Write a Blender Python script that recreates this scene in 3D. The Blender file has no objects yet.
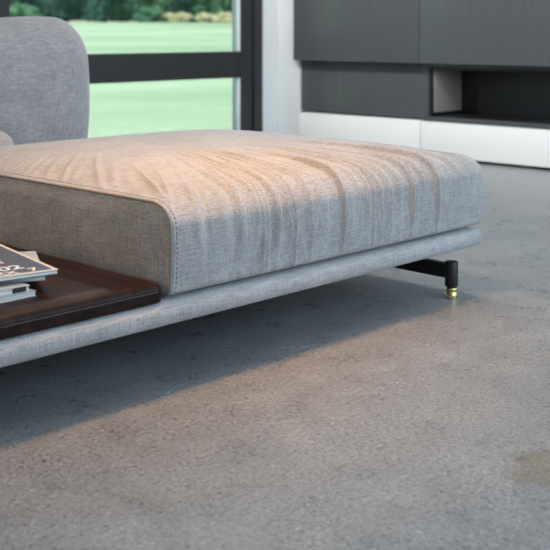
import bpy, math, random
import numpy as np
from mathutils import Vector, Matrix, noise

S = bpy.context.scene
C = S.collection
random.seed(4)
R = math.radians

# ------------------------------------------------------------------ camera, world, lights, exposure
CAM_H = 0.82
cd = bpy.data.cameras.new('camera'); cam = bpy.data.objects.new('camera', cd); C.objects.link(cam)
cam.location = (0, 0, CAM_H); cam.rotation_euler = (R(90), 0, R(-46.2))
cd.sensor_width = 36; cd.lens = 36 * 1079 / 550; cd.shift_y = -243 / 550
cd.clip_end = 500
cd.dof.use_dof = True; cd.dof.focus_distance = 2.75; cd.dof.aperture_fstop = 5.6
S.camera = cam

S.view_settings.view_transform = 'Standard'; S.view_settings.look = 'None'
S.view_settings.gamma = 1; S.view_settings.use_curve_mapping = False
S.view_settings.exposure = 0.0

w = bpy.data.worlds.new('world'); S.world = w; w.use_nodes = True
wn = w.node_tree.nodes; wl = w.node_tree.links
bg = wn['Background']
sky = wn.new('ShaderNodeTexSky'); sky.sky_type = 'NISHITA'; sky.sun_disc = False
sky.sun_elevation = R(48); sky.sun_rotation = R(200); sky.air_density = 1.0; sky.dust_density = 1.5
wl.new(sky.outputs[0], bg.inputs[0]); bg.inputs[1].default_value = 0.22

def area(name, loc, target, size, power, col, sy=None, spread=180):
    l = bpy.data.lights.new(name, 'AREA'); l.energy = power; l.color = col; l.size = size
    l.spread = R(spread)
    if sy: l.shape = 'RECTANGLE'; l.size_y = sy
    o = bpy.data.objects.new(name, l); C.objects.link(o); o.location = loc
    o.rotation_euler = (Vector(target) - Vector(loc)).to_track_quat('-Z', 'Y').to_euler()
    return o
sun = bpy.data.lights.new('sun', 'SUN'); sun.energy = 4.6; sun.angle = R(1); sun.color = (1, .95, .86)
so = bpy.data.objects.new('sun', sun); C.objects.link(so); so.rotation_euler = Vector((.58, .14, -.8)).to_track_quat('-Z', 'Y').to_euler()
# unseen cool fill for daylight from behind the viewer, the ceiling's broad light and the warm downlight over the sofa
area('front_fill', (3.4, -1.7, 1.75), (3.4, 2.4, 0.6), 4.6, 122, (.60, .80, 1), 1.7)
area('ceiling_light', (2.0, 0.9, 2.66), (2.0, 0.9, 0), 3.0, 15, (1, .97, .93), 1.6)
area('wall_fill', (3.7, 3.6, 2.66), (5.75, 3.4, 0.1), 3.4, 116, (1, .98, .95), .5)  # fill added to brighten the wall unit, no real fitting
area('side_fill', (-1.9, 2.4, 1.3), (2, 2.4, 0.4), 2.0, 30, (1, .68, .45), 1.2)  # warm fill added for the sofa's left side, no window there
area('warm_downlight', (1.95, 1.90, 2.40), (1.95, 2.15, 0), 0.30, 8.8, (1, .53, .25), 0.30, 66)

# ------------------------------------------------------------------ helpers
def mat(name, col, rough=.6, metal=0, spec=.5):
    m = bpy.data.materials.new(name); m.use_nodes = True
    b = m.node_tree.nodes['Principled BSDF']
    b.inputs['Base Color'].default_value = (*col, 1); b.inputs['Roughness'].default_value = rough
    b.inputs['Metallic'].default_value = metal; b.inputs['Specular IOR Level'].default_value = spec
    return m

class NT:
    def __init__(s, m):
        s.m = m; s.n = m.node_tree.nodes; s.l = m.node_tree.links; s.b = s.n['Principled BSDF']
        s.tc = s.n.new('ShaderNodeTexCoord')
    def mp(s, scale=(1, 1, 1), loc=(0, 0, 0), rot=(0, 0, 0)):
        p = s.n.new('ShaderNodeMapping'); p.inputs['Scale'].default_value = scale
        p.inputs['Location'].default_value = loc; p.inputs['Rotation'].default_value = rot
        s.l.new(s.tc.outputs['Object'], p.inputs[0]); return p.outputs[0]
    def noise(s, vec, scale, detail=3, rough=.55, dist=0):
        t = s.n.new('ShaderNodeTexNoise'); t.inputs['Scale'].default_value = scale
        t.inputs['Detail'].default_value = detail; t.inputs['Roughness'].default_value = rough
        t.inputs['Distortion'].default_value = dist
        s.l.new(vec, t.inputs['Vector']); return t.outputs[0]
    def vor(s, vec, scale, out='Distance'):
        t = s.n.new('ShaderNodeTexVoronoi'); t.voronoi_dimensions = '2D'; t.inputs['Scale'].default_value = scale
        s.l.new(vec, t.inputs['Vector']); return t.outputs[out]
    def ramp(s, fac, stops):
        t = s.n.new('ShaderNodeValToRGB'); e = t.color_ramp.elements
        while len(e) < len(stops): e.new(.5)
        for k, (p, c) in enumerate(stops):
            e[k].position = p; e[k].color = (*c, 1) if len(c) == 3 else c
        s.l.new(fac, t.inputs[0]); return t.outputs[0]
    def mix(s, a, b, fac, mode='MIX'):
        t = s.n.new('ShaderNodeMix'); t.data_type = 'RGBA'; t.blend_type = mode
        for sock, v in ((t.inputs[6], a), (t.inputs[7], b), (t.inputs[0], fac)):
            if isinstance(v, (int, float)): sock.default_value = v
            elif isinstance(v, tuple): sock.default_value = (*v, 1)
            else: s.l.new(v, sock)
        return t.outputs[2]
    def math(s, op, a, b=0.0):
        t = s.n.new('ShaderNodeMath'); t.operation = op
        for k, v in enumerate((a, b)):
            if isinstance(v, (int, float)): t.inputs[k].default_value = v
            else: s.l.new(v, t.inputs[k])
        return t.outputs[0]
    def bump(s, h, strength, dist, prev=None):
        t = s.n.new('ShaderNodeBump'); t.inputs['Strength'].default_value = strength
        t.inputs['Distance'].default_value = dist; s.l.new(h, t.inputs['Height'])
        if prev is not None: s.l.new(prev, t.inputs['Normal'])
        return t.outputs[0]
    def base(s, c): s.l.new(c, s.b.inputs['Base Color'])
    def normal(s, n): s.l.new(n, s.b.inputs['Normal'])
    def rough(s, c): s.l.new(c, s.b.inputs['Roughness'])

def linen(name, col, scale=1.0):
    m = mat(name, col, .92, 0, .15); t = NT(m)
    m.node_tree.nodes['Principled BSDF'].inputs['Sheen Weight'].default_value = .25
    v = t.mp()
    d = tuple(c * .68 for c in col); l = tuple(min(1, c * 1.28) for c in col)
    # slub threads running along each axis
    nx = t.noise(t.mp((22 * scale, 330 * scale, 330 * scale)), 1, 2)
    ny = t.noise(t.mp((330 * scale, 22 * scale, 330 * scale)), 1, 2)
    nz = t.noise(t.mp((330 * scale, 330 * scale, 20 * scale)), 1, 2)
    f = t.math('ADD', t.math('ADD', nx, ny), nz)
    f = t.math('MULTIPLY', f, 1 / 3)
    c = t.ramp(f, [(.40, d), (.5, col), (.60, l)])
    big = t.noise(v, 9, 4)
    c = t.mix(c, t.ramp(big, [(.3, (.90, .90, .90)), (.7, (1.08, 1.08, 1.08))]), 1.0, 'MULTIPLY')
    t.base(c)
    t.normal(t.bump(f, .5, .0015))
    return m

M = {}
M['fabric'] = linen('grey_linen', (.335, .335, .335))
M['fabric_base'] = linen('grey_linen_base', (.37, .375, .38))
M['fabric_back'] = linen('dark_linen', (.365, .352, .355))
M['piping'] = mat('piping_cord', (.25, .245, .24), .9)
M['thread'] = mat('stitch_thread', (.10, .10, .105), .9)
M['black'] = mat('black_steel', (.012, .012, .014), .42)
M['brass'] = mat('brass', (.78, .62, .28), .22, 1)
M['frame'] = mat('anthracite_aluminium', (.027, .028, .030), .5)
M['frame_light'] = mat('light_profile', (.75, .77, .80), .5)
M['white'] = mat('white_wall_paint', (.73, .75, .76), .7)
M['lacquer'] = mat('white_lacquer', (.92, .92, .91), .3)
M['ceiling'] = mat('ceiling_paint', (.82, .82, .82), .9)
M['warm_panel'] = mat('taupe_panel', (.34, .30, .275), .6)
M['niche_back'] = mat('niche_back_shaded', (.034, .037, .041), .5)  # panel veneer darkened: the niche's shade is put into its colour
M['rail_dark'] = mat('black_gap', (.01, .01, .01), .8)

def walnut():
    m = mat('dark_walnut', (.05, .02, .014), .3, 0, .14); t = NT(m)
    n1 = t.noise(t.mp((38, 2.2, 38)), 1, 5, .6, .6)
    n2 = t.noise(t.mp((220, 5, 220)), 1, 3)
    c = t.ramp(n1, [(.32, (.006, .0028, .0024)), (.5, (.015, .0058, .0042)), (.68, (.040, .014, .009))])
    c = t.mix(c, t.ramp(n2, [(.35, (.6, .6, .6)), (.6, (1.1, 1.1, 1.1))]), .8, 'MULTIPLY')
    t.base(c); t.normal(t.bump(n2, .05, .001))
    t.rough(t.ramp(n1, [(.3, (.44,) * 3), (.7, (.34,) * 3)]))
    return m
M['walnut'] = walnut()

def panelwood():
    m = mat('dark_oak_veneer', (.08, .088, .096), .30, 0, .6); t = NT(m)
    n = t.noise(t.mp((60, 60, 1.2)), 1, 4, .6)
    t.base(t.ramp(n, [(.3, (.072, .079, .086)), (.7, (.094, .102, .110))]))
    t.normal(t.bump(n, .1, .001))
    return m
M['panel'] = panelwood()

def concrete():
    m = mat('polished_concrete', (.25, .255, .26), .4, 0, .45); t = NT(m)
    v = t.mp()
    big = t.noise(v, 1.3, 5, .6, .3); mid = t.noise(v, 9, 6, .65); fine = t.noise(v, 240, 2, .7); fine2 = t.noise(v, 90, 4, .7)
    c = t.ramp(big, [(.3, (.222, .236, .245)), (.7, (.270, .279, .284))])
    c = t.mix(c, t.ramp(mid, [(.3, (.86, .86, .86)), (.7, (1.12, 1.12, 1.12))]), 1.0, 'MULTIPLY')
    c = t.mix(c, t.ramp(fine, [(.40, (.80, .80, .80)), (.60, (1.2, 1.2, 1.2))]), 1.0, 'MULTIPLY')
    c = t.mix(c, t.ramp(fine2, [(.36, (.66, .66, .66)), (.50, (1, 1, 1)), (.66, (1.22, 1.22, 1.22))]), .9, 'MULTIPLY')
    # pits, clustered by a mask; pale aggregate flecks
    mask = t.ramp(t.noise(v, 5.5, 3), [(.50, (0, 0, 0)), (.62, (1, 1, 1))])
    dv = t.n.new('ShaderNodeVectorMath'); dv.operation = 'ADD'
    nz = t.n.new('ShaderNodeTexNoise'); nz.inputs['Scale'].default_value = 60; t.l.new(v, nz.inputs['Vector'])
    sc = t.n.new('ShaderNodeVectorMath'); sc.operation = 'SCALE'; sc.inputs['Scale'].default_value = .012
    t.l.new(nz.outputs['Color'], sc.inputs[0]); t.l.new(v, dv.inputs[0]); t.l.new(sc.outputs[0], dv.inputs[1])
    wv = dv.outputs[0]
    p1 = t.ramp(t.vor(wv, 55), [(.12, (1, 1, 1)), (.20, (0, 0, 0))])
    p2 = t.ramp(t.vor(wv, 22), [(.055, (1, 1, 1)), (.085, (0, 0, 0))])
    p3 = t.ramp(t.vor(wv, 7.5), [(.030, (1, 1, 1)), (.040, (0, 0, 0))])
    pm = t.math('MAXIMUM', t.math('MULTIPLY', p1, mask), t.math('MAXIMUM', p2, p3))
    c = t.mix(c, (.075, .075, .078), t.math('MULTIPLY', pm, .6))
    v2 = t.mp(loc=(3.3, 1.7, 0))
    f1 = t.ramp(t.vor(v2, 48), [(.10, (1, 1, 1)), (.16, (0, 0, 0))])
    f1 = t.math('MULTIPLY', f1, t.ramp(t.noise(v2, 7, 2), [(.5, (0, 0, 0)), (.62, (1, 1, 1))]))
    f2 = t.ramp(t.vor(v2, 13), [(.035, (1, 1, 1)), (.055, (0, 0, 0))])
    c = t.mix(c, (.55, .56, .56), t.math('MULTIPLY', t.math('MAXIMUM', f1, f2), .42))
    # a brown stain with an edge of its own
    g = t.n.new('ShaderNodeVectorMath'); g.operation = 'DISTANCE'; g.inputs[1].default_value = (1.89, 1.06, 0)
    w2 = t.n.new('ShaderNodeVectorMath'); w2.operation = 'ADD'
    nb = t.n.new('ShaderNodeTexNoise'); nb.inputs['Scale'].default_value = 12; nb.inputs['Detail'].default_value = 5
    t.l.new(v, nb.inputs['Vector'])
    s2 = t.n.new('ShaderNodeVectorMath'); s2.operation = 'SCALE'; s2.inputs['Scale'].default_value = .12
    t.l.new(nb.outputs['Color'], s2.inputs[0]); t.l.new(v, w2.inputs[0]); t.l.new(s2.outputs[0], w2.inputs[1])
    t.l.new(w2.outputs[0], g.inputs[0])
    st = t.ramp(g.outputs['Value'], [(.105, (1, 1, 1)), (.135, (0, 0, 0))])
    c = t.mix(c, t.mix(c, (.78, .66, .50), 1.0, 'MULTIPLY'), t.math('MULTIPLY', st, .7))
    t.base(c)
    t.rough(t.ramp(mid, [(.3, (.24,) * 3), (.7, (.40,) * 3)]))
    nn = t.bump(t.math('SUBTRACT', 1.0, pm), .25, .0015, t.bump(fine2, .18, .001))
    t.normal(nn)
    return m
M['concrete'] = concrete()

def grass():
    m = mat('meadow_grass', (.3, .5, .2), .9, 0, .1); t = NT(m); v = t.mp()
    n = t.noise(t.mp((.25, 1, 1)), .35, 4); f = t.noise(v, 14, 3)
    c = t.ramp(n, [(.3, (.30, .45, .27)), (.55, (.40, .55, .36)), (.75, (.56, .66, .50))])
    t.base(t.mix(c, t.ramp(f, [(.3, (.85, .85, .85)), (.7, (1.1, 1.1, 1.1))]), .8, 'MULTIPLY'))
    return m
M['grass'] = grass()
def leafmat(name, a, b):
    m = mat(name, a, .8, 0, .2); t = NT(m)
    t.base(t.ramp(t.noise(t.mp(), 1.1, 3), [(.38, a), (.62, b)])); return m
M['leaf_dark'] = leafmat('dark_leaves', (.018, .050, .050), (.04, .11, .075))
M['leaf_mid'] = leafmat('mid_leaves', (.045, .12, .075), (.10, .23, .11))
M['leaf_dry'] = leafmat('dry_leaves', (.40, .42, .24), (.52, .50, .34))
M['bark'] = mat('bark', (.05, .04, .03), .9)
def glassmat():
    m = bpy.data.materials.new('clear_glass'); m.use_nodes = True; n = m.node_tree.nodes; l = m.node_tree.links
    n.remove(n['Principled BSDF'])
    tr = n.new('ShaderNodeBsdfTransparent'); tr.inputs[0].default_value = (.97, .99, .98, 1)
    gl = n.new('ShaderNodeBsdfGlossy'); gl.inputs['Roughness'].default_value = .02
    fr = n.new('ShaderNodeFresnel'); fr.inputs['IOR'].default_value = 1.3
    mx = n.new('ShaderNodeMixShader'); l.new(fr.outputs[0], mx.inputs[0]); l.new(tr.outputs[0], mx.inputs[1]); l.new(gl.outputs[0], mx.inputs[2])
    l.new(mx.outputs[0], n['Material Output'].inputs[0]); return m
M['glass'] = glassmat()

def link(name, verts, faces, m, parent=None, smooth=False):
    me = bpy.data.meshes.new(name); me.from_pydata([tuple(v) for v in verts], [], [tuple(f) for f in faces])
    me.validate(); me.update()
    if smooth: me.polygons.foreach_set('use_smooth', [True] * len(me.polygons))
    for mm in (m if isinstance(m, list) else [m]): me.materials.append(mm)
    o = bpy.data.objects.new(name, me); C.objects.link(o)
    if parent: o.parent = parent; o.location = -parent.location
    return o

def axis(lo, hi, rl, rh, h, k):
    a = []
    if rl > 0: a += [lo + rl * i / k for i in range(k)]
    n = max(1, int(round((hi - rh - lo - rl) / h)))
    a += [lo + rl + (hi - rh - lo - rl) * i / n for i in range(n + 1)]
    if rh > 0: a += [hi - rh + rh * (i + 1) / k for i in range(k)]
    return np.array(a)

def rmap(P, lo, hi, rl, rh):
    """box surface points -> rounded box"""
    P = np.asarray(P, float); lo = np.array(lo, float); hi = np.array(hi, float); rl = np.array(rl, float) + 1e-9; rh = np.array(rh, float) + 1e-9
    inner = np.minimum(np.maximum(P, lo + rl), hi - rh)
    d = P - inner; r = np.where(d < 0, rl, rh); q = d / r
    L = np.linalg.norm(q, axis=1, keepdims=True); mx = np.abs(q).max(axis=1, keepdims=True)
    q = np.where(L > 1e-9, q / np.maximum(L, 1e-9) * mx, q)
    return inner + q * r

def rbox(lo, hi, rl, rh, h=.05, k=4, disp=None):
    if isinstance(rl, (int, float)): rl = (rl,) * 3
    if isinstance(rh, (int, float)): rh = (rh,) * 3
    if isinstance(h, (int, float)): h = (h,) * 3
    A = [axis(lo[i], hi[i], rl[i], rh[i], h[i], k) for i in range(3)]
    n = [len(a) for a in A]; idx = {}; P = []; F = []
    def vid(i, j, l):
        t = (i, j, l)
        if t not in idx: idx[t] = len(P); P.append((A[0][i], A[1][j], A[2][l]))
        return idx[t]
    for ax in range(3):
        u, v = (ax + 1) % 3, (ax + 2) % 3
        for side in (0, n[ax] - 1):
            for i in range(n[u] - 1):
                for j in range(n[v] - 1):
                    q = []
                    for (a, b) in ((i, j), (i + 1, j), (i + 1, j + 1), (i, j + 1)):
                        t = [0, 0, 0]; t[ax] = side; t[u] = a; t[v] = b; q.append(vid(*t))
                    F.append(q if side else q[::-1])
    Q = rmap(P, lo, hi, rl, rh)
    if disp is not None: Q = disp(Q)
    return Q, F

def box(name, lo, hi, m, parent=None, r=.002, k=2):
    V, F = rbox(lo, hi, r, r, 10, k)
    return link(name, V, F, m, parent, True) if r > .0005 else link(name, V, F, m, parent)

def tube(path, rad, seg=8, closed=False):
    V = []; F = []; path = [Vector(p) for p in path]; n = len(path)
    for i, p in enumerate(path):
        a = path[(i - 1) % n] if closed or i > 0 else p; b = path[(i + 1) % n] if closed or i < n - 1 else p
        t = (b - a).normalized(); u = t.cross(Vector((1, 0, 0)))
        if u.length < .1: u = t.cross(Vector((0, 0, 1)))
        u.normalize(); w_ = t.cross(u)
        for s in range(seg):
            an = 2 * math.pi * s / seg; V.append(p + (u * math.cos(an) + w_ * math.sin(an)) * rad)
    for i in range(n if closed else n - 1):
        j = (i + 1) % n
        for s in range(seg):
            F.append((i * seg + s, i * seg + (s + 1) % seg, j * seg + (s + 1) % seg, j * seg + s))
    if not closed:
        F.append(tuple(range(seg))[::-1]); F.append(tuple((n - 1) * seg + s for s in range(seg)))
    return V, F

def lathe(prof, c, seg=32):
    V = []; F = []
    for (r, z) in prof:
        for s in range(seg):
            a = 2 * math.pi * s / seg; V.append((c[0] + r * math.cos(a), c[1] + r * math.sin(a), c[2] + z))
    for i in range(len(prof) - 1):
        for s in range(seg):
            F.append((i * seg + s, i * seg + (s + 1) % seg, (i + 1) * seg + (s + 1) % seg, (i + 1) * seg + s))
    F.append(tuple(range(seg))[::-1]); F.append(tuple((len(prof) - 1) * seg + s for s in range(seg)))
    return V, F

def thing(name, loc, label, cat, group=None):
    o = bpy.data.objects.new(name, None); C.objects.link(o); o.location = loc; o.empty_display_size = .1
    o['label'] = label; o['category'] = cat
    if group: o['group'] = group
    return o
def tag(o, label, cat, group=None):
    o['label'] = label; o['category'] = cat
    if group: o['group'] = group
    return o
def struct(o): o['kind'] = 'structure'; return o

# ------------------------------------------------------------------ room shell
XR = 5.72; YW = 5.46; XL = -2.2; YB = -2.0; ZC = 2.75
struct(box('floor', (XL, YB, -.12), (XR + .6, YW + .12, 0), M['concrete'], r=0))
struct(box('ceiling', (XL - .1, YB - .1, ZC), (XR + .9, YW + .3, ZC + .15), M['ceiling'], r=0))
struct(box('wall_left', (XL - .15, YB, -.12), (XL, YW + .3, ZC), M['white'], r=0))
struct(box('wall_front', (XL - .15, YB - .15, -.12), (XR + .9, YB, ZC), M['white'], r=0))
struct(box('wall_right', (XR + .6, YB, -.12), (XR + .75, YW + .3, ZC), M['white'], r=0))
# white pier closing the corner between glazing and wall unit
struct(box('wall_corner', (XR, 5.2455, 0), (XR + .6, YW + .3, ZC), M['white'], r=.001))
struct(box('wall_back', (5.55, YW, 0), (XR, YW + .3, ZC), M['white'], r=.001))

# glazing
win = bpy.data.objects.new('window_1', None); C.objects.link(win); win.location = (2, YW, 0); struct(win)
fy0, fy1 = YW, YW + .055
box('window_frame', (XL, fy0, 0), (5.55, fy1, .10), M['frame'], win)
box('window_frame', (XL, fy0, ZC - .12), (5.55, fy1, ZC), M['frame'], win)
box('window_rail', (XL, fy0 + .004, .497), (5.36, fy1 - .004, .683), M['frame'], win, r=.006)
box('mullion', (5.345, fy0 - .006, 0), (5.452, fy1, ZC), M['frame'], win, r=.004)
box('mullion', (5.472, fy0 - .014, 0), (5.552, fy1, ZC), M['frame'], win, r=.004)
box('glazing_gap', (5.45, fy0 + .02, 0), (5.474, fy1, ZC), M['rail_dark'], win, r=0)
box('mullion', (3.28, fy0 - .006, 0), (3.462, fy1, ZC), M['frame'], win, r=.004)
box('mullion', (.60, fy0 - .006, 0), (.78, fy1, ZC), M['frame'], win, r=.004)
box('glazing_bead', (5.335, fy0 + .006, .684), (5.3445, fy1 - .006, ZC - .12), M['frame_light'], win, r=.001)
box('glazing_bead', (5.335, fy0 + .006, .101), (5.3445, fy1 - .006, .497), M['frame_light'], win, r=.001)
box('glass_pane', (XL, fy0 + .028, .10), (5.334, fy0 + .034, ZC - .12), M['glass'], win, r=0)

# ------------------------------------------------------------------ outside
def gz(x, y):
    t = max(0., y - 6.5)
    return -.16 + .034 * min(t, 46) + .002 * max(0., t - 46)
V = []; F = []
nx_, ny_ = 60, 60
for j in range(ny_ + 1):
    yy = YW + .3 + 150 * (j / ny_) ** 1.6
    for i in range(nx_ + 1):
        xx = -40 + 200 * i / nx_
        V.append((xx, yy, gz(xx, yy) + .06 * noise.noise(Vector((xx * .12, yy * .12, 0))) * min(1, (yy - 5.5) / 10)))
for j in range(ny_):
    for i in range(nx_):
        a = j * (nx_ + 1) + i; F.append((a, a + 1, a + nx_ + 2, a + nx_ + 1))
struct(link('lawn', V, F, M['grass'], smooth=True))

def crown(rx, rz, n, leaf, seed, lump=.35):
    rnd = random.Random(seed); V = []; F = []
    blobs = [(Vector((rnd.uniform(-.6, .6) * rx, rnd.uniform(-.6, .6) * rx, rnd.uniform(.12, .85) * rz)), rnd.uniform(.3, .55)) for _ in range(16)]
    for k in range(n):
        b, s = rnd.choice(blobs)
        d = Vector((rnd.gauss(0, 1), rnd.gauss(0, 1), rnd.gauss(0, 1))).normalized()
        p = b + Vector((d.x * rx * s, d.y * rx * s, d.z * rz * s * .75)) * rnd.uniform(.75, 1.05)
        if p.z < 0.02: p.z = rnd.uniform(.02, .3)
        nrm = (d + Vector((rnd.uniform(-.6, .6), rnd.uniform(-.6, .6), rnd.uniform(-.2, .8)))).normalized()
        u = nrm.orthogonal().normalized(); u.rotate(Matrix.Rotation(rnd.uniform(0, 6.28), 3, nrm)); v = nrm.cross(u)
        L = leaf * rnd.uniform(.6, 1.3); i = len(V)
        V += [p - u * L, p - v * L * .45 + nrm * L * .1, p + u * L, p + v * L * .45 + nrm * L * .1]
        F.append((i, i + 1, i + 2, i + 3))
    # dark inner mass of each clump, so the crown is not see-through
    for b, s in blobs:
        i0 = len(V); 
        for a in range(7):
            for c_ in range(10):
                th = math.pi * a / 6; ph = 2 * math.pi * c_ / 10
                V.append(b + Vector((math.sin(th) * math.cos(ph) * rx, math.sin(th) * math.sin(ph) * rx, math.cos(th) * rz * .75)) * s * .78)
        for a in range(6):
            for c_ in range(10):
                F.append((i0 + a * 10 + c_, i0 + (a + 1) * 10 + c_, i0 + (a + 1) * 10 + (c_ + 1) % 10, i0 + a * 10 + (c_ + 1) % 10))
    for i, v in enumerate(V):
        if v.z < 0: v.z = 0.0
    return V, F

def make_tree(x, y, s, kind, label, seed):
    z = gz(x, y)
    t = thing('tree', (x, y, z), label, 'tree', 'trees beyond the meadow')
    V, F = crown(2.5 * s, 6.5 * s, 4200, .26, seed)
    V = [Vector((x, y, z + .15)) + v for v in V]
    link('foliage', V, F, M[kind], t)
    V, F = lathe([(.26 * s, -.1), (.2 * s, 1.2), (.14 * s, 3.2 * s), (.05, 4.6 * s)], (x, y, z), 10)
    link('trunk', V, F, M['bark'], t, True)
    return t
def ray(px, Y):
    q = (px - 275) / 1079; a, b = .7218, .6921
    d = Y / (b - q * a); return d * (a + q * b), Y
tr = [(-14, 58, 1.0, 'leaf_mid', 'green tree beyond the meadow, mostly hidden left of the sofa back'),
      (28, 66, 1.05, 'leaf_dark', 'dark green tree beyond the meadow above the sofa backrest'),
      (66, 58, .95, 'leaf_dark', 'dark tree on the meadow edge just right of the sofa backrest'),
      (104, 66, 1.1, 'leaf_dark', 'darkest dense tree in the middle of the window view'),
      (142, 58, .95, 'leaf_mid', 'lighter green tree beyond the meadow, in front of the dark row'),
      (182, 66, 1.05, 'leaf_dark', 'dark green tree behind the dry scrub beyond the meadow'),
      (222, 58, 1.0, 'leaf_mid', 'green tree closest to the right window frame, beyond the meadow')]
for k, (px, Y, s, kd, lb) in enumerate(tr):
    x, y = ray(px, Y); make_tree(x, y, s, kd, lb, 20 + k)
bs = [(18, 54, .7, 'leaf_mid', 'small green bush at the meadow edge above the sofa backrest'),
      (150, 54.5, .65, 'leaf_mid', 'low green bush in front of the lighter tree in the window'),
      (178, 53, .42, 'leaf_dry', 'low dry yellowish bush left in the scrub strip beyond the meadow'),
      (205, 53.5, .45, 'leaf_dry', 'straw coloured low bush in the middle of the scrub strip'),
      (229, 53, .48, 'leaf_dry', 'pale dry bush beside the right window frame beyond the meadow')]
for k, (px, Y, s, kd, lb) in enumerate(bs):
    x, y = ray(px, Y); z = gz(x, y)
    V, F = crown(1.9 * s, 1.5 * s, 900, .13, 50 + k)
    o = link('bush', [v for v in V], F, M[kd]); o.location = (x, y, z)
    tag(o, lb, 'bush', 'bushes at the meadow edge')

# ------------------------------------------------------------------ wall unit on the right
def cab(y0, y1, label):
    t = thing('wall_cabinet', (XR + .2, (y0 + y1) / 2, .61), label, 'cabinet', 'dark upper wall cabinets')
    box('body', (XR - .03, y0 + .002, .621), (XR + .598, y1 - .002, 2.4), M['panel'], t, r=.001)
    box('door', (XR - .052, y0 + .003, .618), (XR - .032, y1 - .003, 2.4), M['panel'], t, r=.0015)
cab(4.147, 5.256, 'dark grey wood wall cabinet next to the white corner pier')
cab(3.038, 4.147, 'dark grey wood wall cabinet above the black framed niche')
cab(1.929, 3.038, 'dark grey wood wall cabinet at the right end of the row')
# lower recess : closed panel module and open niche
t = thing('recessed_panel', (XR + .2, 4.6, .275), 'smooth dark grey recessed panel between pier and black niche', 'panel')
box('front_panel', (XR + .02, 4.163, .256), (XR + .598, 5.244, .616), M['panel'], t, r=.001)
t = thing('open_niche', (XR + .2, 3.3, .246), 'open black framed niche below the wall cabinets', 'shelf unit')
box('side_panel', (XR + .02, 4.1155, .256), (XR + .598, 4.161, .616), M['panel'], t, r=.001)
box('bottom_board', (XR - .005, 1.93, .246), (XR + .598, 4.161, .256), M['panel'], t, r=.001)
box('bottom_board', (XR + .0, 1.93, .257), (XR + .598, 4.115, .272), M['panel'], t, r=.001)
box('top_board', (XR + .02, 1.93, .592), (XR + .598, 4.115, .617), M['panel'], t, r=.001)
box('frame', (XR + .01, 4.090, .273), (XR + .03, 4.115, .591), M['black'], t, r=.001)
box('frame', (XR + .01, 1.93, .578), (XR + .5, 4.089, .591), M['black'], t, r=.001)
box('lining', (XR + .031, 4.085, .300), (XR + .34, 4.115, .577), M['warm_panel'], t, r=.001)
box('lining', (XR + .031, 4.086, .277), (XR + .34, 4.115, .299), M['black'], t, r=.001)
box('back_panel', (XR + .342, 3.960, .273), (XR + .40, 4.115, .577), M['black'], t, r=.001)
box('back_panel', (XR + .335, 1.93, .273), (XR + .40, 3.955, .577), M['niche_back'], t, r=.001)
box('niche_floor', (XR + .031, 1.93, .2725), (XR + .334, 4.084, .276), M['black'], t, r=.001)
# white low cabinets floating over a dark plinth
for (y0, y1, lb) in ((4.178, 5.244, 'white lacquered low cabinet beneath the recessed dark panel'),
                     (1.93, 4.174, 'long white lacquered low cabinet below the open black niche')):
    t = thing('low_cabinet', (XR + .2, (y0 + y1) / 2, 0), lb, 'cabinet', 'white low cabinets')
    box('body', (XR + .02, y0, .022), (XR + .598, y1, .244), M['lacquer'], t, r=.001)
    box('drawer_front', (XR, y0 + .001, .018), (XR + .019, y1 - .001, .2445), M['lacquer'], t, r=.001)
    box('plinth', (XR + .05, y0, 0), (XR + .598, y1, .0215), M['rail_dark'], t, r=0)

# ------------------------------------------------------------------ sofa
FX, FY = 1.87, 1.86
sofa = thing('sofa', (1.6, 2.8, 0), 'low grey linen sofa with square chaise cushion, walnut side tray and slim platform', 'sofa')

V, F = rbox((-.7, 1.858, .152), (2.885, 3.75, .209), (.027, .027, .027), (.027, .027, .027), .06, 6)
link('platform', V, F, M['fabric_base'], sofa, True)

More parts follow.
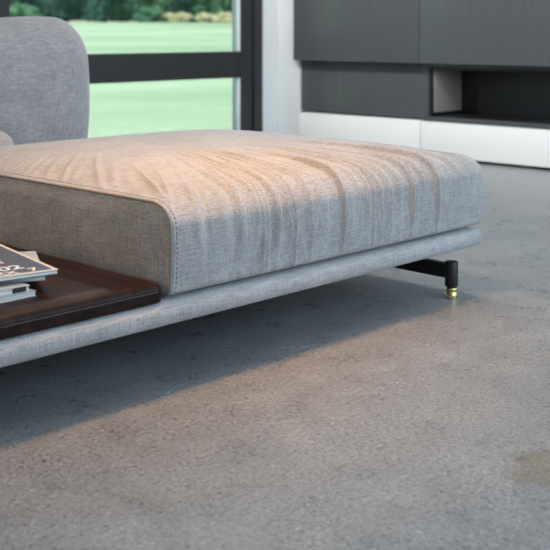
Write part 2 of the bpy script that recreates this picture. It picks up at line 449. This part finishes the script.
# chaise cushion
clo = np.array((1.599, 1.868, .2095)); chi = np.array((2.918, 3.070, .4300))
crl = np.array((.010, .068, .022)); crh = np.array((.055, .055, .055))
FANX, FANY = 2.30, 2.95
rw = random.Random(11)
creases = []   # (angle, width, amplitude, reach)
_a = -1.55
while _a < 1.62:
    creases.append((_a, rw.uniform(.0055, .0125), rw.choice((1, 1, 1, -.6)) * rw.uniform(.3, 1), rw.uniform(.1, 1), rw.uniform(0, 9)))
    _a += rw.uniform(.012, .046)
for _x in (-.40, -.275, -.250, -.10, .02, .19, .30):
    creases.append((_x, .0050, .95, .99, rw.uniform(0, 9)))
FOLD = .0140
def cushion_disp(Q):
    P = Q.copy(); x, y, z = Q[:, 0], Q[:, 1], Q[:, 2]
    u = (x - clo[0]) / (chi[0] - clo[0]) * 2 - 1; v = (y - clo[1]) / (chi[1] - clo[1]) * 2 - 1
    tz = np.clip((z - clo[2]) / (chi[2] - clo[2]), 0, 1)
    P[:, 2] += tz ** 2 * (.038 * (1 - np.clip(abs(u), 0, 1) ** 3.5) * (1 - np.clip(abs(v), 0, 1) ** 3.5))
    # belly of the sides
    bel = np.sin(np.pi * tz) ** .8
    front = np.clip(1 - (y - clo[1]) / .06, 0, 1); back = np.clip(1 - (chi[1] - y) / .06, 0, 1)
    left = np.clip(1 - (x - clo[0]) / .03, 0, 1); right = np.clip(1 - (chi[0] - x) / .06, 0, 1)
    P[:, 1] += (-.008 * front + .008 * back) * bel
    P[:, 0] += (-.010 * left * (1 - (np.clip(abs(v), 0, 1)) ** 4) + .008 * right) * bel
    # gathered folds fanning from the middle back of the top down over the front and left edges
    ang = np.arctan2(x - FANX, -(y - FANY)) * 1.0
    rr = np.hypot(x - FANX, y - FANY)
    edge = np.minimum(y - clo[1], (x - clo[0]) * 1.9)
    down = np.clip((z - clo[2]) / .20, 0, 1)
    topn = np.clip((z - (chi[2] - .068)) / .068, 0, 1)
    env = np.clip((x - clo[0] - .018) / .06, 0, 1) * np.clip((chi[0] - .03 - x) / .16, 0, 1) * np.clip((chi[1] - .02 - y) / .2, 0, 1)
    env *= np.clip((rr - .34) / .45, 0, 1)
    bottomtuck = np.exp(-((z - clo[2] - .026) / .014) ** 2) * front
    h = np.zeros(len(x)); hb = np.zeros(len(x))
    for (a, wd, am, reach, ph) in creases:
        da = ang - (a + .018 * np.sin(rr * 4 + ph) + .03 * np.sin(rr * 2.1 + a * 2))
        g = np.exp(-(da / wd) ** 2) - (0 if reach == .99 else .25) * np.exp(-((da - wd * 1.9) / (wd * 1.2)) ** 2)
        D = .12 + .50 * reach
        loc = np.clip((D - edge) / D, 0, 1) ** .8
        fz = np.clip((down - (1 - reach) * .85) / .35, 0, 1)
        h += am * g * loc * fz
        hb += (1 if am > 0 else 0) * g * (reach > .45)
    isleft = left * (1 - topn)
    P[:, 2] += FOLD * h * env * topn * (1 - isleft)
    P[:, 1] -= FOLD * .75 * h * env * front * (1 - topn * .6) * (1 - isleft)
    P[:, 1] -= .0035 * hb * env * bottomtuck * (1 - isleft)
    # left panel: faint wrinkles
    lw = np.sin(y * 47 + z * 60 + 3 * np.sin(y * 9)) * np.sin(z * 38 + y * 13)
    P[:, 0] += .0010 * lw * left * bel
    P[:, 2] += .016 * np.clip((v + 1) / 2, 0, 1) * tz ** 2 * (1 - np.clip(abs(u), 0, 1) ** 8)
    return P
V, F = rbox(clo, chi, crl, crh, (.0042, .0052, .008), 14, cushion_disp)
cush = link('seat_cushion', V, F, M['fabric'], sofa, True)

def loop(off, n=520):
    """closed outline of the cushion's left end, off metres in from the seam (x)"""
    y0, y1, z0, z1 = clo[1], chi[1], clo[2], chi[2]; pts = []
    per = [((y0, z0), (y1, z0)), ((y1, z0), (y1, z1)), ((y1, z1), (y0, z1)), ((y0, z1), (y0, z0))]
    tot = 2 * (y1 - y0 + z1 - z0)
    for (a, b) in per:
        L = math.hypot(b[0] - a[0], b[1] - a[1]); k = max(2, int(n * L / tot))
        for i in range(k):
            t_ = i / k; pts.append((clo[0] + off, a[0] + (b[0] - a[0]) * t_, a[1] + (b[1] - a[1]) * t_))
    return cushion_disp(rmap(pts, clo, chi, crl, crh))
def push(P, d):
    c = np.array((clo[0] + .2, 0, 0)); Q = P.copy()
    cy, cz = (clo[1] + chi[1]) / 2, (clo[2] + chi[2]) / 2
    n_ = np.stack([np.full(len(P), -.35), np.zeros(len(P)), np.zeros(len(P))], 1)
    dy = np.clip((P[:, 1] - clo[1] - .058) / .058, -1, 0) + np.clip((P[:, 1] - chi[1] + .055) / .055, 0, 1)
    dz = np.clip((P[:, 2] - clo[2] - .022) / .022, -1, 0) + np.clip((P[:, 2] - chi[2] + .055) / .055, 0, 1)
    n_[:, 1] = dy; n_[:, 2] = dz; n_ /= np.maximum(np.linalg.norm(n_, axis=1, keepdims=True), 1e-6)
    return P + n_ * d
lp = push(loop(.006), .0008)
V, F = tube(lp, .0032, 8, True)
link('piping', V, F, M['piping'], cush, True).location = (0, 0, 0)
# two needle rows: dark stitches beside the piping
sp = push(loop(.019, 1500), .0003); V = []; F = []
for i in range(0, len(sp) - 3, 6):
    v, f = tube([sp[i], sp[i + 1], sp[i + 2], sp[i + 3]], .0010, 5); b = len(V); V += v; F += [tuple(q + b for q in ff) for ff in f]
st = link('stitching', V, F, M['thread'], cush, True); st['kind'] = 'stuff'; st.location = (0, 0, 0)

# second seat cushion and backrest further back
def soft(seed, a):
    def f(Q):
        P = Q.copy()
        for i in range(len(P)):
            p = Q[i]; P[i] += np.array(noise.noise_vector(Vector((p[0] * 4 + seed, p[1] * 4, p[2] * 4)))) * a
        return P
    return f
V, F = rbox((.2, 3.085, 0.2095), (2.000, 3.40, .496), (.05, .05, .02), (.07, .05, .06), .03, 6, soft(2, .006))
link('seat_cushion', V, F, M['fabric_back'], sofa, True)
def back_disp(Q):
    P = soft(5, .010)(Q)
    x, y, z = Q[:, 0], Q[:, 1], Q[:, 2]
    fr = np.clip(1 - (y - 3.42) / .08, 0, 1)
    # pulled-in folds where seat cushion meets the back
    cx, cz = 1.975, .545
    an = np.arctan2(z - cz, x - cx); rr = np.hypot(x - cx, z - cz)
    P[:, 1] += fr * (.022 * np.sin(an * 8 + 1) * np.exp(-rr / .15) + .10 * np.exp(-(rr / .075) ** 2))
    P[:, 1] -= fr * .020 * np.sin(np.clip((z - .3) / .55, 0, 1) * np.pi)
    P[:, 0] += .014 * np.clip((x - 2.4) / .2, 0, 1) * np.sin(np.clip((z - .25) / .5, 0, 1) * 3.1)
    return P
V, F = rbox((.2, 3.42, .22), (2.563, 3.70, .872), (.10, .10, .04), (.15, .10, .17), .025, 8, back_disp)
link('backrest', V, F, M['fabric_back'], sofa, True)

# walnut tray: slab with a wide bevelled shoulder and a crisp lower edge
# shoulder: lower half stays upright, upper half slopes back to the top
def shoulder(V):
    P = V.copy(); z = (P[:, 2] - 0.2095) / (.262 - 0.2095)
    s = np.clip((z - .55) / .45, 0, 1)
    off = .024 * s ** 2.0
    P[:, 1] += off * np.clip(1 - (P[:, 1] - 1.868) / .30, 0, 1)
    P[:, 0] -= off * np.clip((P[:, 0] - 1.28) / .30, 0, 1) * .8
    return P
V, F = rbox((-.1, 1.866, 0.2095), (1.583, 3.05, .262), (.010, .012, .003), (.024, .02, .010), (.1, .06, .006), 6, shoulder)
tray = link('side_tray', V, F, M['walnut'], sofa, True)
tray['label'] = 'dark walnut tray board'
M['edge_glint'] = mat('edge_highlight', (.12, .095, .088), .4, .2)  # pale strip painting the highlight along the tray's front edge
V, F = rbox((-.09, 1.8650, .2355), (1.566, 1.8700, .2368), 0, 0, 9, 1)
link('edge_line', V, F, M['edge_glint'], tray).location = (0, 0, 0)

# black steel runners with posts and brass feet
for (lx, vis) in ((2.775, 1), (-.45, 0)):
    for (ly, dirn) in ((1.908, 1), (3.60, -1)):
        V, F = lathe([(.012, .033), (.0135, .036), (.019, .038), (.0205, .041), (.0205, .111), (.019, .114), (.004, .115)], (lx, ly, 0), 32)
        lg = link('leg', V, F, M['black'], sofa, True)
        V, F = lathe([(.0165, 0), (.0172, .0015), (.0172, .0205), (.0162, .0210), (.0162, .0222), (.0180, .0227), (.0180, .0320), (.0165, .0342), (.010, .0352)], (lx, ly, 0), 32)
        link('brass_foot', V, F, M['brass'], lg, True).location = (0, 0, 0)
    # runner: flat bar rising gently under the platform
    y0, y1 = 1.915, 3.595; V = []; F = []
    st_ = [(y0, .062, .106), (y0 + .17, .063, .108), (y0 + .30, .066, .152), (y1 - .30, .066, .152), (y1 - .17, .063, .108), (y1, .062, .106)]
    for (yy, za, zb) in st_:
        for (dx, zz) in ((-.0105, za), (.0105, za), (.0105, zb), (-.0105, zb)): V.append((lx + dx, yy, zz))
    for i in range(len(st_) - 1):
        for s in range(4):
            F.append((i * 4 + s, i * 4 + (s + 1) % 4, (i + 1) * 4 + (s + 1) % 4, (i + 1) * 4 + s))
    F.append((3, 2, 1, 0)); k = (len(st_) - 1) * 4; F.append((k, k + 1, k + 2, k + 3))
    link('runner', V, F, M['black'], sofa)

# ------------------------------------------------------------------ magazines on the tray
M['paper'] = mat('paper_edge', (.66, .65, .62), .6)
M['cover'] = mat('slate_cover', (.085, .10, .13), .28)
M['cover_b'] = mat('pale_cover', (.42, .47, .50), .35)
M['cover_c'] = mat('blue_grey_cover', (.30, .36, .41), .35)
M['rim'] = mat('cover_rim', (.62, .60, .56), .4)
M['print'] = mat('white_print', (.80, .80, .80), .4)
M['print_r'] = mat('rose_print', (.66, .50, .50), .4)
def sheetstack(n, w_, d_, z0, z1):
    V = []; F = []
    return V, F
def magazine(w_, d_, h, ang, fr, z, cov, label, printed=False, gapped=False):
    """fr = front right corner on the tray"""
    t = thing('magazine', (fr[0], fr[1], z), label, 'magazine', 'magazines stacked on the walnut tray')
    t.rotation_euler = (0, 0, ang)
    def add(name, V, F, m, par=None, smooth=False):
        o = link(name, V, F, m, None, smooth); o.parent = par or t; return o
    V, F = rbox((-w_, .002, .0012), (-.002, d_ - .002, h - .0012), .0008, .0008, (9, 9, .0016), 1)
    V = np.array(V); V[:, 1] += np.where(V[:, 1] < .02, .0010 * np.sin(V[:, 2] * 9000), 0)
    add('pages', V, F, M['paper'])
    V, F = rbox((-w_ - .001, 0, 0), (0, d_, .0011), .0004, .0004, 9, 1); add('back_cover', V, F, cov)
    V, F = rbox((-w_ - .001, 0, h - .0011), (0, d_, h), .0004, .0004, 9, 1); fc = add('front_cover', V, F, M['rim'] if printed else cov)
    if printed:
        V, F = rbox((-w_, .012, h), (-.010, d_ - .008, h + .0004), .0001, .0001, 9, 1); pp = add('cover_picture', V, F, cov, fc)
        def txt(s, x, y, size, m, ext=.0001):
            cu = bpy.data.curves.new('cover_text', 'FONT'); cu.body = s; cu.size = size; cu.extrude = ext; cu.offset = .0011
            cu.materials.append(m); tmp = bpy.data.objects.new('t', cu)
            me = bpy.data.meshes.new_from_object(tmp); bpy.data.objects.remove(tmp); o = bpy.data.objects.new('cover_lettering', me); C.objects.link(o)
            o.parent = fc; o.location = (x, y, h + .0006)
        txt('2802', -.165, .052, .055, M['print'])
        txt('ISTEN', -.165, .125, .036, M['print_r'])
        txt('XX', -.135, .014, .036, M['print'])
        txt('7', -.055, .018, .040, M['print'])
    return t
Z0 = .2622
magazine(.25, .30, .012, R(0), (1.296, 1.940), Z0, M['cover_c'], 'blue-grey magazine at the bottom of the stack on the walnut tray')
m2 = magazine(.25, .30, .013, R(-3), (1.283, 1.944), Z0 + .0122, M['cover_b'], 'pale magazine with a black spine patch, second from the bottom of the stack')
V, F = rbox((-.040, -.0004, .0014), (-.010, .004, .0118), 0, 0, 9, 1); o = link('spine_patch', V, F, M['black']); o.parent = m2
magazine(.22, .275, .010, R(-29), (1.330, 1.955), Z0 + .0254, M['cover_b'], 'thin pale magazine turned askew just under the top one')
magazine(.30, .345, .010, R(-11), (1.357, 1.948), Z0 + .0358, M['cover'], 'slate magazine with white lettering lying on top of the stack', True)
